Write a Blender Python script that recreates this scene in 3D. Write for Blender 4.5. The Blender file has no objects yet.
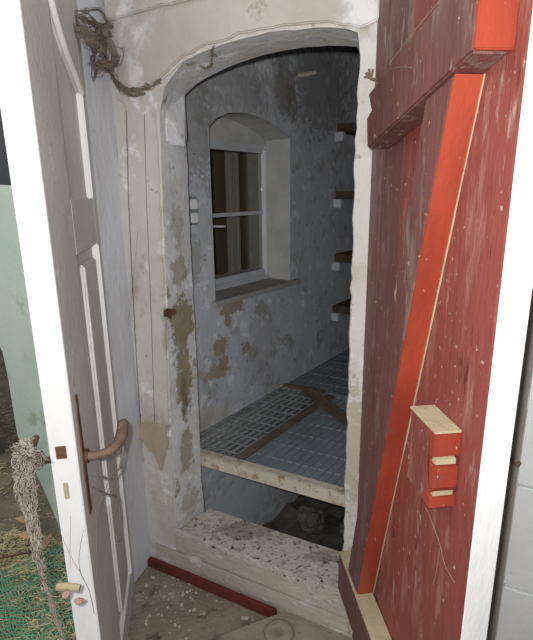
import bpy, bmesh, math, random
from mathutils import Vector, noise
random.seed(7)
C = bpy.context.scene.collection
# ------------------------------------------------------------------ camera model
F = 480.0; PITCH = math.atan(F/1812.0); ROLL = math.atan(23.5/1812.0); H = 1.6
def ray(x, y):
    a = (x-266.5)/F; b = (320-y)/F
    c, s = math.cos(ROLL), math.sin(ROLL)
    a, b = a*c+b*s, -a*s+b*c
    cp, sp = math.cos(PITCH), math.sin(PITCH)
    return Vector((a, cp+b*sp, -sp+b*cp))
def onz(x, y, z):
    d = ray(x, y); t = (z-H)/d.z
    return Vector((d.x*t, d.y*t, z))
class Fr:
    """a vertical plane: origin o, horizontal run d, horizontal normal n"""
    def __init__(s, o, d, flip=1):
        s.o = Vector((o[0], o[1], 0)); s.d = Vector((d[0], d[1], 0)).normalized()
        s.n = Vector((-s.d.y, s.d.x, 0))*flip
    def p(s, a, z, off=0.0): return s.o + s.d*a + s.n*off + Vector((0, 0, z))
    def px(s, x, y, off=0.0):
        r = ray(x, y); q = s.o+s.n*off; t = q.dot(s.n)/r.dot(s.n)
        w = r*t+Vector((0, 0, H)); v = w-q
        return (v.dot(s.d), w.z)
def vpd(x):
    d = ray(x, 193); d.z = 0; return d.normalized()
WU = -vpd(-700)
WL = Fr((-0.498, 1.811), WU)                       # door wall, n points into the room
RM_O = (-0.3338, 2.1395); RM_D = (0.5938, 0.8046)
IN = Fr(RM_O, RM_D)                                # window wall, n points into the masonry
WD = Fr((-0.5748, 1.6921), -vpd(177))              # white door, n = the seen face
_r0 = Fr((0.3198, 1.3876), -vpd(225), -1); _h = WL.p(.896, 0); _e = _r0.p(.655, 0)
RD = Fr(_h, _e-_h, -1)                             # red door, n = the seen face
# ------------------------------------------------------------------ materials
def N(nt, t, **k):
    n = nt.nodes.new(t)
    for a, v in k.items():
        if a in n.inputs: n.inputs[a].default_value = v
        else: setattr(n, a, v)
    return n
def col(c): return (c[0], c[1], c[2], 1)
def mat(name, base, var=None, vscale=3.0, layers=(), local=(), rough=0.8, bump=0.3, bscale=40.0, stretch=(1, 1, 1), metal=0.0, spec=0.25, cracks=None):
    """base mixed with var by noise; layers: (colour, scale, lo, hi, detail); local: (pos, (rx,ry,rz), colour, strength)"""
    m = bpy.data.materials.new(name); m.use_nodes = True; nt = m.node_tree
    b = nt.nodes['Principled BSDF']; L = nt.links.new
    geo = N(nt, 'ShaderNodeNewGeometry')
    mp = N(nt, 'ShaderNodeMapping'); mp.inputs['Scale'].default_value = stretch
    L(geo.outputs['Position'], mp.inputs['Vector'])
    def noi(scale, det=6.0, off=0.0, src=None, rgh=0.6):
        n = N(nt, 'ShaderNodeTexNoise'); n.inputs['Scale'].default_value = scale; n.inputs['Detail'].default_value = det
        n.inputs['Roughness'].default_value = rgh
        if off:
            a = N(nt, 'ShaderNodeVectorMath'); a.operation = 'ADD'; a.inputs[1].default_value = (off, off*1.7, -off)
            L(src or mp.outputs[0], a.inputs[0]); L(a.outputs[0], n.inputs['Vector'])
        else: L(src or mp.outputs[0], n.inputs['Vector'])
        return n.outputs['Fac']
    def ramp(f, lo, hi):
        r = N(nt, 'ShaderNodeMapRange'); r.inputs['From Min'].default_value = lo; r.inputs['From Max'].default_value = hi
        r.interpolation_type = 'SMOOTHSTEP'; L(f, r.inputs['Value']); return r.outputs[0]
    def mix(fac, a, c):
        x = N(nt, 'ShaderNodeMix'); x.data_type = 'RGBA'
        if hasattr(fac, 'links'): L(fac, x.inputs[0])
        else: x.inputs[0].default_value = fac
        if isinstance(a, tuple): x.inputs[6].default_value = col(a)
        else: L(a, x.inputs[6])
        x.inputs[7].default_value = col(c); return x.outputs[2]
    cur = tuple(base); masks = []
    if var: cur = mix(ramp(noi(vscale), .3, .7), cur, tuple(var))
    for i, (c, s, lo, hi) in enumerate(layers):
        f = ramp(noi(s, 8, 3.1+i*5.7, rgh=.65), lo, hi); cur = mix(f, cur, tuple(c)); masks.append(f)
    for i, (pos, rad, c, st) in enumerate(local):
        sb = N(nt, 'ShaderNodeVectorMath'); sb.operation = 'SUBTRACT'; sb.inputs[1].default_value = pos; L(geo.outputs['Position'], sb.inputs[0])
        dv = N(nt, 'ShaderNodeVectorMath'); dv.operation = 'DIVIDE'; dv.inputs[1].default_value = rad; L(sb.outputs[0], dv.inputs[0])
        ln = N(nt, 'ShaderNodeVectorMath'); ln.operation = 'LENGTH'; L(dv.outputs[0], ln.inputs[0])
        nn = noi(24, 8, 11.3+i*2.1, src=geo.outputs['Position'], rgh=.7)
        ad = N(nt, 'ShaderNodeMath'); ad.operation = 'MULTIPLY_ADD'; ad.inputs[1].default_value = 3.2; ad.inputs[2].default_value = -1.6; L(nn, ad.inputs[0])
        sm = N(nt, 'ShaderNodeMath'); sm.operation = 'ADD'; L(ln.outputs['Value'], sm.inputs[0]); L(ad.outputs[0], sm.inputs[1])
        f = ramp(sm.outputs[0], 1.15, .85)
        mu = N(nt, 'ShaderNodeMath'); mu.operation = 'MULTIPLY'; mu.inputs[1].default_value = st; L(f, mu.inputs[0])
        cur = mix(mu.outputs[0], cur, tuple(c)); masks.append(mu.outputs[0])
    if cracks:
        v = N(nt, 'ShaderNodeTexVoronoi'); v.feature = 'DISTANCE_TO_EDGE'; v.inputs['Scale'].default_value = cracks[0]
        wn = N(nt, 'ShaderNodeTexNoise'); wn.inputs['Scale'].default_value = 6; L(mp.outputs[0], wn.inputs['Vector'])
        wa = N(nt, 'ShaderNodeVectorMath'); wa.operation = 'MULTIPLY_ADD'; wa.inputs[1].default_value = (.25, .25, .25)
        L(wn.outputs['Color'], wa.inputs[0]); L(mp.outputs[0], wa.inputs[2]); L(wa.outputs[0], v.inputs['Vector'])
        f = ramp(v.outputs['Distance'], cracks[1], 0.0)
        g = ramp(noi(2.3, 3, 7.7), .48, .6); mu = N(nt, 'ShaderNodeMath'); mu.operation = 'MULTIPLY'; L(f, mu.inputs[0]); L(g, mu.inputs[1])
        cur = mix(mu.outputs[0], cur, cracks[2])
    if isinstance(cur, tuple): b.inputs['Base Color'].default_value = col(cur)
    else: L(cur, b.inputs['Base Color'])
    b.inputs['Roughness'].default_value = rough; b.inputs['Metallic'].default_value = metal; b.inputs['Specular IOR Level'].default_value = spec
    if bump:
        h = noi(bscale, 8, 21.0, rgh=.6)
        for f in masks:
            x = N(nt, 'ShaderNodeMath'); x.operation = 'MULTIPLY_ADD'; x.inputs[1].default_value = -.35; L(f, x.inputs[0]); L(h, x.inputs[2]); h = x.outputs[0]
        lo = noi(5, 3, 31.0)
        x = N(nt, 'ShaderNodeMath'); x.operation = 'MULTIPLY_ADD'; x.inputs[1].default_value = 2.0; L(lo, x.inputs[0]); L(h, x.inputs[2]); h = x.outputs[0]
        bn = N(nt, 'ShaderNodeBump'); bn.inputs['Strength'].default_value = bump; bn.inputs['Distance'].default_value = .01
        L(h, bn.inputs['Height']); L(bn.outputs[0], b.inputs['Normal'])
    return m
def P3(fr, x, y, off=0.0):
    a, z = fr.px(x, y, off); return tuple(fr.p(a, z, off))
M = {}; DEP = .175
wl = lambda x, y, r, c, s=1.0, r2=None: (P3(WL, x, y), (r, r, r2 or r), c, s)
rl = lambda x, y, r, c, s=1.0, r2=None: (P3(WL, x, y, DEP/2), (r, r, r2 or r), c, s)
M['front'] = mat('lime_plaster', (.56, .52, .47), (.65, .63, .60), 3.0,
    [((.46, .41, .34), 6, .54, .70), ((.82, .82, .83), 9, .55, .68), ((.28, .24, .18), 24, .63, .73)],
    [wl(150, 440, .05, (.50, .42, .30), .7), wl(172, 330, .035, (.38, .36, .28), .6, .12), wl(353, 450, .03, (.42, .38, .28), .8, .22), wl(345, 590, .05, (.45, .40, .32), .8, .15)],
    bump=.4, bscale=22)
M['casing'] = mat('flaking_whitewash', (.74, .755, .78), (.64, .63, .61), 5.0,
    [((.36, .32, .25), 13, .60, .68), ((.88, .89, .91), 11, .55, .66), ((.20, .17, .13), 44, .65, .72)],
    [rl(180, 322, .08, (.30, .27, .17), .95, .10), rl(182, 375, .05, (.31, .275, .16), .95, .15), rl(183, 450, .04, (.36, .31, .21), .8, .12), rl(181, 270, .05, (.40, .36, .26), .8, .06), rl(186, 400, .02, (.16, .14, .1), .7, .10),
     rl(180, 225, .04, (.45, .42, .36), .6, .08), rl(190, 500, .05, (.42, .38, .3), .7, .06)],
    bump=.4, bscale=30)
M['hood'] = mat('beige_plaster', (.58, .53, .475), (.48, .435, .38), 3.5, [((.76, .74, .71), 5, .52, .66), ((.40, .34, .27), 11, .60, .72), ((.30, .25, .20), 34, .66, .72)], bump=.5, bscale=12)
il = lambda x, y, r, c, s=1.0, r2=None: (P3(IN, x, y), (r, r, r2 or r), c, s)
M['inner'] = mat('damp_grey_limewash', (.60, .63, .69), (.51, .53, .56), 2.2,
    [((.40, .39, .38), 7, .53, .68), ((.76, .78, .83), 11, .52, .68), ((.14, .135, .13), 34, .62, .70)],
    [il(233, 308, .09, (.36, .27, .20), .9, .035), il(228, 320, .03, (.36, .27, .20), .9, .03), il(220, 346, .05, (.38, .28, .20), .9, .05), il(217, 372, .10, (.40, .31, .23), .9, .035), il(224, 362, .04, (.36, .28, .21), .9, .04), il(246, 348, .03, (.33, .27, .21), .8),
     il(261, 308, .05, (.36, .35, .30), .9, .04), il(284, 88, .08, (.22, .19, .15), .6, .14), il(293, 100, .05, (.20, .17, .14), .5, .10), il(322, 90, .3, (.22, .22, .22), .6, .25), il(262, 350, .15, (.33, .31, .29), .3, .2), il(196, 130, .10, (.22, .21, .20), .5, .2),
     il(205, 425, .22, (.56, .53, .48), .6, .09), il(192, 260, .06, (.34, .35, .29), .6, .1), il(232, 90, .25, (.25, .24, .22), .4, .1), il(240, 500, .45, (.70, .72, .76), .8, .2)],  # last entry lightens the pit wall, light put into the colour
    bump=.4, bscale=22)
M['niche'] = mat('niche_plaster', (.60, .60, .58), (.46, .465, .47), 4, [((.60, .60, .58), 12, .6, .7)], bump=.4, bscale=30)
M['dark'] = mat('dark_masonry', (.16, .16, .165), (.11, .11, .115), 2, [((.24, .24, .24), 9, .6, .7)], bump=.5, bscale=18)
M['pit'] = mat('damp_pit_earth', (.17, .15, .125), (.09, .08, .07), 5, [((.18, .17, .15), 12, .6, .7)], bump=.8, bscale=18)
M['step'] = mat('worn_painted_step', (.58, .53, .45), (.47, .42, .35), 4,
    [((.66, .63, .58), 9, .56, .66), ((.33, .29, .24), 20, .62, .70), ((.27, .22, .18), 40, .68, .73)], bump=.6, bscale=34, stretch=(1, 1, 1.6))
sp = onz(262, 545, .222)
M['step_top'] = mat('chipped_step_top', (.62, .59, .53), (.52, .48, .42), 6, [((.40, .36, .30), 24, .56, .66), ((.16, .08, .07), 38, .59, .63), ((.20, .11, .10), 90, .60, .66)],
    [((*onz(246, 530, .222),), (.13, .05, .1), (.19, .11, .10), .5), ((*onz(320, 556, .222),), (.06, .03, .1), (.20, .12, .11), .5)], bump=.7, bscale=40)
M['red_strip'] = mat('dark_red_painted_rail', (.16, .035, .03), (.11, .03, .025), 9, [((.28, .16, .12), 40, .64, .72)], bump=.3, rough=.6)
M['floor'] = mat('dirty_concrete', (.30, .255, .20), (.22, .185, .14), 5, [((.14, .11, .085), 11, .56, .68), ((.42, .38, .32), 20, .54, .70), ((.52, .49, .44), 60, .66, .70)], bump=.7, bscale=40)
M['flake'] = mat('paint_flake', (.60, .56, .49), (.45, .40, .32), 40, bump=.1)
M['white'] = mat('white_gloss_paint', (.70, .68, .655), (.60, .575, .55), 3.5, [((.82, .82, .82), 8, .58, .68), ((.36, .30, .24), 60, .68, .74)], rough=.45, bump=.25, bscale=50, spec=.4)
M['white_lit'] = mat('lit_white_paint', (.86, .85, .84), (.76, .75, .74), 6, [((.42, .36, .28), 55, .68, .73)], rough=.5, bump=.25, bscale=50, stretch=(1, 1, .35))  # lighter copy of the white paint, flash light put into the colour
M['blue_white'] = mat('blue_white_frame', (.60, .63, .68), (.54, .55, .57), 6, [((.34, .31, .27), 40, .65, .72)], bump=.4, stretch=(1, 1, .5))
M['crack'] = mat('dark_joint', (.27, .23, .19), (.16, .13, .10), 8, bump=0)
def redmat(nm, a, b_, c, sc=1.0, dust=(.36, .22, .18)):
    m = mat(nm, a, b_, 5, [(c, 15, .52, .66), (tuple(v*.45 for v in a), 30, .60, .70), (dust, 34, .585, .70), ((.52, .40, .27), 22, .675, .70)], rough=.5, bump=.4, bscale=44, stretch=(1, 1, .22), spec=.35)
    nt = m.node_tree; b = nt.nodes['Principled BSDF']; src = b.inputs['Base Color'].links[0].from_socket
    # round pale chips, unstretched
    g_ = nt.nodes.new('ShaderNodeNewGeometry'); n_ = nt.nodes.new('ShaderNodeTexNoise'); n_.inputs['Scale'].default_value = 75*sc; n_.inputs['Detail'].default_value = 3
    nt.links.new(g_.outputs['Position'], n_.inputs['Vector']); r_ = nt.nodes.new('ShaderNodeMapRange'); r_.inputs['From Min'].default_value = .68; r_.inputs['From Max'].default_value = .73
    nt.links.new(n_.outputs['Fac'], r_.inputs['Value']); x = nt.nodes.new('ShaderNodeMix'); x.data_type = 'RGBA'
    nt.links.new(r_.outputs[0], x.inputs[0]); nt.links.new(src, x.inputs[6]); x.inputs[7].default_value = (.46, .32, .23, 1); nt.links.new(x.outputs[2], b.inputs['Base Color'])
    return m
M['red'] = redmat('worn_red_paint', (.25, .062, .048), (.20, .05, .042), (.31, .125, .10))
M['red_shaded'] = redmat('dusty_shaded_red_paint', (.14, .055, .048), (.19, .075, .065), (.21, .15, .13), dust=(.30, .22, .19))  # dusty red darkened for faces the flash only grazes, shade painted in
M['red_lit'] = mat('lit_red_paint', (.38, .060, .028), (.27, .042, .024), 9, [((.22, .06, .045), 30, .60, .70), ((.55, .33, .22), 60, .66, .71)], rough=.35, bump=.25, bscale=40, stretch=(1, 1, .4), spec=.5)  # lighter red for faces turned to the flash, light painted in
M['wood_pale'] = mat('bare_pale_wood', (.50, .42, .27), (.40, .33, .22), 12, [((.24, .18, .12), 50, .64, .70)], bump=.4, stretch=(1, 1, 1))
M['rust'] = mat('rusty_iron', (.16, .085, .05), (.10, .055, .035), 20, [((.26, .17, .11), 60, .6, .7)], rough=.7, bump=.4, bscale=90, metal=.25)
M['rust_pale'] = mat('dusty_rusty_iron', (.25, .165, .125), (.17, .11, .08), 20, [((.42, .33, .26), 60, .58, .7)], rough=.75, bump=.4, bscale=90, metal=.1)
M['galv'] = mat('galvanised_steel', (.30, .33, .36), (.21, .23, .25), 9, [((.13, .11, .09), 40, .62, .72)], rough=.6, bump=.2, metal=.2)
M['galv_light'] = mat('worn_galvanised_steel', (.38, .40, .41), (.26, .27, .27), 9, [((.16, .13, .10), 40, .60, .70)], rough=.6, bump=.2, metal=.1)
M['galv_plate'] = mat('blue_grey_steel', (.24, .29, .325), (.18, .22, .245), 6, [((.25, .27, .28), 30, .64, .72)], rough=.7, bump=.2)
M['rust_bar'] = mat('brown_rusted_bar', (.13, .095, .07), (.19, .15, .11), 14, bump=.3)
M['cream_bar'] = mat('cream_painted_angle_iron', (.66, .61, .51), (.58, .52, .42), 9, [((.36, .25, .15), 20, .52, .66), ((.20, .13, .08), 44, .60, .70)], bump=.3)
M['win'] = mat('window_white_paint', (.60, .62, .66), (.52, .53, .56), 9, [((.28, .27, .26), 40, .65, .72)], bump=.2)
M['win_lit'] = mat('lit_window_paint', (.88, .90, .94), (.80, .83, .88), 9, bump=.1)  # lighter copy of the window paint, light on the stile painted in
M['sill'] = mat('dusty_sill_board', (.42, .41, .40), (.34, .33, .31), 9, bump=.3)
M['board'] = mat('brown_board', (.11, .085, .065), (.07, .055, .04), 12, bump=.3)
M['vent_dark'] = mat('dim_room_boarding', (.58, .50, .42), (.34, .30, .26), 3, [((.55, .52, .47), 7, .6, .7)], bump=.3, stretch=(1, 1, .3))
M['plastic'] = mat('grey_plastic', (.26, .27, .29), bump=0, rough=.4)
M['plastic_light'] = mat('light_plastic', (.85, .86, .87), bump=0, rough=.4)
M['green'] = mat('pale_green_paint', (.40, .48, .40), (.47, .53, .45), 4, [((.24, .30, .19), 5, .55, .68), ((.10, .13, .09), 60, .69, .73)], bump=.2, bscale=30)
M['ground'] = mat('trodden_earth', (.22, .18, .12), (.12, .10, .065), 6, [((.22, .18, .10), 20, .58, .68)], bump=.9, bscale=26)
M['straw'] = mat('dry_straw', (.55, .47, .28), (.36, .30, .16), 20, bump=0)
M['net'] = mat('green_netting', (.06, .26, .15), (.12, .34, .22), 12, bump=0)
M['web'] = mat('dusty_cobweb', (.27, .23, .18), (.36, .32, .27), 30, bump=.5, bscale=120, rough=1)
M['web_dark'] = mat('brown_cobweb_dirt', (.24, .19, .14), (.32, .27, .21), 24, [((.14, .11, .08), 60, .6, .7)], bump=.8, bscale=90, rough=1)
M['paper'] = mat('torn_tan_paper', (.52, .43, .32), (.42, .34, .25), 12, bump=.2)
M['stone'] = mat('tan_stone', (.36, .31, .24), (.30, .255, .195), 9, [((.20, .165, .125), 30, .62, .7)], bump=.5)
M['rock'] = mat('pit_rock', (.24, .205, .17), (.12, .105, .09), 9, [((.36, .33, .29), 26, .62, .7)], bump=.8)
M['pink'] = mat('faded_pink', (.42, .24, .22), bump=0)
M['leaf'] = mat('russet_leaf', (.50, .31, .20), (.40, .22, .14), 40, bump=.2)
M['screw'] = mat('pale_screw_head', (.66, .52, .42), bump=0)
M['cork'] = mat('yellowed_cork', (.42, .35, .22), (.33, .27, .17), 60, bump=.4)
M['barrel'] = mat('dark_rusty_drum', (.06, .04, .03), (.10, .065, .045), 8, bump=.4)
M['rwall'] = mat('whitewashed_boards', (.84, .86, .87), (.76, .78, .78), 3, [((.68, .70, .70), 10, .6, .7), ((.48, .44, .38), 50, .66, .73)], bump=.2)
M['door_shadow'] = mat('painted_door_shadow', (.30, .27, .24), (.25, .22, .19), 10, bump=.2)  # tone of the red door's shadow on the wall, painted
g = bpy.data.materials.new('old_window_glass'); g.use_nodes = True; nt = g.node_tree
b = nt.nodes['Principled BSDF']; nt.nodes.remove(b)
tr = nt.nodes.new('ShaderNodeBsdfTransparent'); tr.inputs[0].default_value = (.84, .82, .78, 1)
gl = nt.nodes.new('ShaderNodeBsdfGlossy'); gl.inputs['Roughness'].default_value = .06
mx = nt.nodes.new('ShaderNodeMixShader'); mx.inputs[0].default_value = .08
nt.links.new(tr.outputs[0], mx.inputs[1]); nt.links.new(gl.outputs[0], mx.inputs[2]); nt.links.new(mx.outputs[0], nt.nodes['Material Output'].inputs[0])
M['glass'] = g
# ------------------------------------------------------------------ mesh helpers
def tag(o, label=None, cat=None, group=None, kind=None):
    if label: o['label'] = label
    if cat: o['category'] = cat
    if group: o['group'] = group
    if kind: o['kind'] = kind
    return o
def empty(name, loc, **k):
    o = bpy.data.objects.new(name, None); C.objects.link(o); o.location = loc; o.empty_display_size = .05
    return tag(o, **k)
def wloc(o):
    v = Vector((0, 0, 0))
    while o: v += o.location; o = o.parent
    return v
def obj(name, bm, m, parent=None, bevel=0.0, smooth=False, label=None, seg=2):
    bmesh.ops.recalc_face_normals(bm, faces=bm.faces[:])
    if bevel:
        es = [e for e in bm.edges if len(e.link_faces) == 2 and e.calc_face_angle(0) > .5]
        bmesh.ops.bevel(bm, geom=es, offset=bevel, segments=seg, affect='EDGES', clamp_overlap=True)
    off = wloc(parent) if parent else None
    ctr = None
    if off is None:   # origin at the thing's base
        vs = [v.co for v in bm.verts]
        off = Vector(((min(v.x for v in vs)+max(v.x for v in vs))/2, (min(v.y for v in vs)+max(v.y for v in vs))/2, min(v.z for v in vs))); ctr = off
    for v in bm.verts: v.co -= off
    me = bpy.data.meshes.new(name); bm.to_mesh(me); bm.free()
    me.materials.append(M[m])
    if smooth:
        for p in me.polygons: p.use_smooth = True
    o = bpy.data.objects.new(name, me); C.objects.link(o)
    if parent: o.parent = parent
    else: o.location = ctr
    if label: o['label'] = label
    return o
def prism(bm, fr, pts, o0, o1):
    A = [bm.verts.new(fr.p(a, z, o0)) for a, z in pts]; B = [bm.verts.new(fr.p(a, z, o1)) for a, z in pts]
    n = len(pts)
    bm.faces.new(A); bm.faces.new(B[::-1])
    for i in range(n): bm.faces.new((A[i], A[(i+1) % n], B[(i+1) % n], B[i]))
    return A, B
def fbox(bm, fr, a0, a1, z0, z1, o0, o1): prism(bm, fr, [(a0, z0), (a1, z0), (a1, z1), (a0, z1)], o0, o1)
def B(): return bmesh.new()
def solid(pts_lo, pts_hi, bm=None):
    bm = bm or B(); A = [bm.verts.new(p) for p in pts_lo]; D = [bm.verts.new(p) for p in pts_hi]; n = len(A)
    bm.faces.new(A); bm.faces.new(D[::-1])
    for i in range(n): bm.faces.new((A[i], A[(i+1) % n], D[(i+1) % n], D[i]))
    return bm
def jag(pts, amp, step, closed=True):
    out = []; n = len(pts)
    for i in range(n if closed else n-1):
        a, b_ = Vector((*pts[i], 0)), Vector((*pts[(i+1) % n], 0)); L = (b_-a).length; k = max(1, int(L/step))
        nr = Vector((-(b_-a).y, (b_-a).x, 0)).normalized() if L else Vector()
        for j in range(k):
            q = a+(b_-a)*j/k
            if j: q += nr*amp*noise.noise(Vector((q.x*31, q.y*31, i*3.3)))*1.6
            out.append((q.x, q.y))
    if not closed: out.append(pts[-1])
    return out
def tube(bm, pts, rad, n=8):
    pts = [Vector(p) for p in pts]; rs = rad if isinstance(rad, (list, tuple)) else [rad]*len(pts); rings = []
    up0 = Vector((.3, .2, 1)).normalized()
    for i, p in enumerate(pts):
        t = (pts[min(i+1, len(pts)-1)]-pts[max(i-1, 0)]).normalized()
        a = t.cross(up0)
        if a.length < .1: a = t.cross(Vector((1, 0, 0)))
        a.normalize(); b_ = t.cross(a)
        rings.append([bm.verts.new(p+(a*math.cos(2*math.pi*k/n)+b_*math.sin(2*math.pi*k/n))*rs[i]) for k in range(n)])
    for i in range(len(rings)-1):
        for k in range(n): bm.faces.new((rings[i][k], rings[i][(k+1) % n], rings[i+1][(k+1) % n], rings[i+1][k]))
    bm.faces.new(rings[0][::-1]); bm.faces.new(rings[-1])
def smooth_path(pts, k=6):
    pts = [Vector(p) for p in pts]; out = []
    for i in range(len(pts)-1):
        p0, p1, p2, p3 = pts[max(i-1, 0)], pts[i], pts[i+1], pts[min(i+2, len(pts)-1)]
        for j in range(k):
            t = j/k
            out.append(.5*((2*p1)+(-p0+p2)*t+(2*p0-5*p1+4*p2-p3)*t*t+(-p0+3*p1-3*p2+p3)*t**3))
    out.append(pts[-1]); return out
def rock(bm, c, r, sc=(1, 1, .7), seed=0, sub=2):
    q = bmesh.ops.create_icosphere(bm, subdivisions=sub, radius=1)
    for v in q['verts']:
        d = v.co.copy(); k = 1+.55*noise.noise(d*1.1+Vector((seed*7.3, 0, seed)))+.2*noise.noise(d*3+Vector((seed, seed, 0)))
        v.co = Vector((d.x*sc[0], d.y*sc[1], d.z*sc[2]))*r*k+Vector(c)
def struct(o, label): return tag(o, label, kind='structure')
# ------------------------------------------------------------------ THE DOOR WALL
ZS = .222
front = [(.122, -.35), (.122, ZS), WL.px(174, 480), WL.px(171, 430), WL.px(168, 340), WL.px(165, 250), WL.px(161, 150), WL.px(160, 112), WL.px(165, 86), WL.px(183, 62), WL.px(200, 53), WL.px(216, 47), WL.px(233, 41),
         WL.px(250, 37), WL.px(267, 33), WL.px(285, 30), WL.px(307, 28), WL.px(330, 27), WL.px(346, 29), WL.px(357, 33), WL.px(359.5, 46), WL.px(356, 150), WL.px(353, 250), WL.px(350, 350), WL.px(347, 440), WL.px(345, 500), (.855, ZS), (.855, -.35)]
bp = lambda x, y: WL.px(x, y, DEP)
zb = lambda x, y: bp(x, y)
back = [(bp(205, 506)[0]-.005, -.35), bp(204, 506), bp(201, 480), bp(199, 430), bp(195, 340), bp(190, 250), bp(187, 170), bp(184.5, 112), bp(184.5, 94), bp(196, 83), bp(206, 77), bp(216, 72), bp(233, 64),
        bp(250, 58), bp(267, 53), bp(285, 49), bp(307, 46), bp(330, 45), bp(346, 45), bp(357.5, 46), bp(359.5, 52)]
for k in range(21, 28): back.append((front[k][0]+.02, front[k][1]))
def resample(fl, bl, step=.028, amp=.0035):
    fo, bo = [], []
    for i in range(len(fl)-1):
        L = math.dist(fl[i], fl[i+1]); k = max(1, int(L/step))
        for j in range(k):
            t = j/k; f = [fl[i][c]+(fl[i+1][c]-fl[i][c])*t for c in (0, 1)]; g_ = [bl[i][c]+(bl[i+1][c]-bl[i][c])*t for c in (0, 1)]
            d = amp*1.7*noise.noise(Vector((f[0]*37, f[1]*37, 1.1))); e = amp*1.3*noise.noise(Vector((g_[0]*37, g_[1]*37, 8.1)))
            fo.append((f[0]+d, f[1]+d*.6)); bo.append((g_[0]+e, g_[1]+e*.6))
    fo.append(fl[-1]); bo.append(bl[-1]); return fo, bo
fo, bo = resample(front, back)
bm = B()
UL, UR, ZT, ZB = -.16, 2.3, 2.75, -.35
def sheet(hole, off):
    H_ = [bm.verts.new(WL.p(a, z, off)) for a, z in hole]
    q = [bm.verts.new(WL.p(a, z, off)) for a, z in ((UR, ZB), (UR, ZT), (UL, ZT), (UL, ZB))]
    bm.faces.new(H_+q); return H_, q
HF, QF = sheet(fo, 0); HB, QB = sheet(bo, DEP)
for i in range(3): bm.faces.new((QF[i], QF[i+1], QB[i+1], QB[i]))
for i in range(len(HF)-1): bm.faces.new((HF[i], HF[i+1], HB[i+1], HB[i]))
bm.faces.new((HF[0], QF[3], QB[3], HB[0])); bm.faces.new((HF[-1], QF[0], QB[0], HB[-1]))
def inset(q, k=.003):
    v = Vector((.5-q[0], 1.1-q[1])).normalized()*k; return (q[0]+v.x, q[1]+v.y)
struct(obj('wall_front', bm, 'front'), 'uneven whitewashed plaster wall with the arched doorway')
# lining of the doorway: reveal and soffit
bm = B(); ins = [(fo[i], bo[i]) for i in range(len(fo))]
fo = [inset(q) for q in fo]; bo = [inset(q) for q in bo]
A0 = [bm.verts.new(WL.p(a, z, -.001)) for a, z in fo]; A1 = [bm.verts.new(WL.p(a, z, DEP+.001)) for a, z in bo]
mid = [bm.verts.new(WL.p((fo[i][0]+bo[i][0])/2+.004*noise.noise(Vector((i*.7, 2, 0))), (fo[i][1]+bo[i][1])/2+.003*noise.noise(Vector((i*.7, 9, 0))), DEP/2)) for i in range(len(fo))]
for i in range(len(A0)-1):
    bm.faces.new((A0[i], A0[i+1], mid[i+1], mid[i])); bm.faces.new((mid[i], mid[i+1], A1[i+1], A1[i]))
struct(obj('trim_1', bm, 'casing'), 'flaking whitewashed reveal and arch lining the doorway')
# thin plaster fascia round the arch edge (front casing face, left) as raised strip
def strip(name, pts, off0, off1, m, label, bev=.003, par=None, st=True, amp=.003):
    bm = B(); prism(bm, WL, jag(pts, amp, .03), off0, off1); o = obj(name, bm, m, par, bevel=bev)
    return struct(o, label) if st else o
# casing board left of doorway with two grooves, lower part broken away
strip('trim_2', [WL.px(144, 432), WL.px(170, 436), WL.px(166, 300), WL.px(163, 240), WL.px(159, 150), WL.px(156, 108), WL.px(129, 100), WL.px(131, 160), WL.px(134, 260), WL.px(139, 360)], -.014, .01, 'front', 'pale upright casing board beside the left of the doorway')
strip('trim_3', [WL.px(128, 430), WL.px(142, 432), WL.px(138, 350), WL.px(133, 260), WL.px(129, 150), WL.px(126, 104), WL.px(117, 98), WL.px(119, 200), WL.px(124, 330)], -.006, .01, 'front', 'narrow upright board against the corner post')
strip('trim_4', [WL.px(149, 556), WL.px(152, 562), WL.px(177, 570), WL.px(176, 530), WL.px(172, 448), WL.px(150, 444), WL.px(143, 470)], -.010, .01, 'front', 'lower stained piece of casing under the broken board')
# torn paper / plaster piece at the break
bm = B(); prism(bm, WL, jag([WL.px(136, 424), WL.px(150, 419), WL.px(170, 424), WL.px(171, 440), WL.px(164, 470), WL.px(157, 452), WL.px(146, 440)], .004, .02), -.020, -.015)
tag(obj('torn_paper', bm, 'paper'), 'torn tan paper scrap stuck on the casing beside the lever handle', 'paper')
# beige hood over the arch
hood = [WL.px(108, 24), WL.px(104, 50), WL.px(110, 72), WL.px(118, 85), WL.px(132, 91), WL.px(148, 88), WL.px(160, 80), WL.px(172, 68), WL.px(184, 57), WL.px(200, 49), WL.px(218, 43), WL.px(250, 33), WL.px(285, 26), WL.px(330, 23),
        WL.px(362, 29), WL.px(380, 20), (WL.px(383, 0)[0], 2.3), (-.03, 2.3)]
strip('trim_5', hood, -.011, .01, 'hood', 'sagging beige plaster band above the arch', bev=.004, amp=.006)
strip('trim_6', [WL.px(112, 23), WL.px(150, 12), WL.px(205, -1), (WL.px(360, 0)[0], 2.35), (-.02, 2.35)], -.024, -.009, 'hood', 'plain lintel board above the beige plaster', bev=.004)
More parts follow.
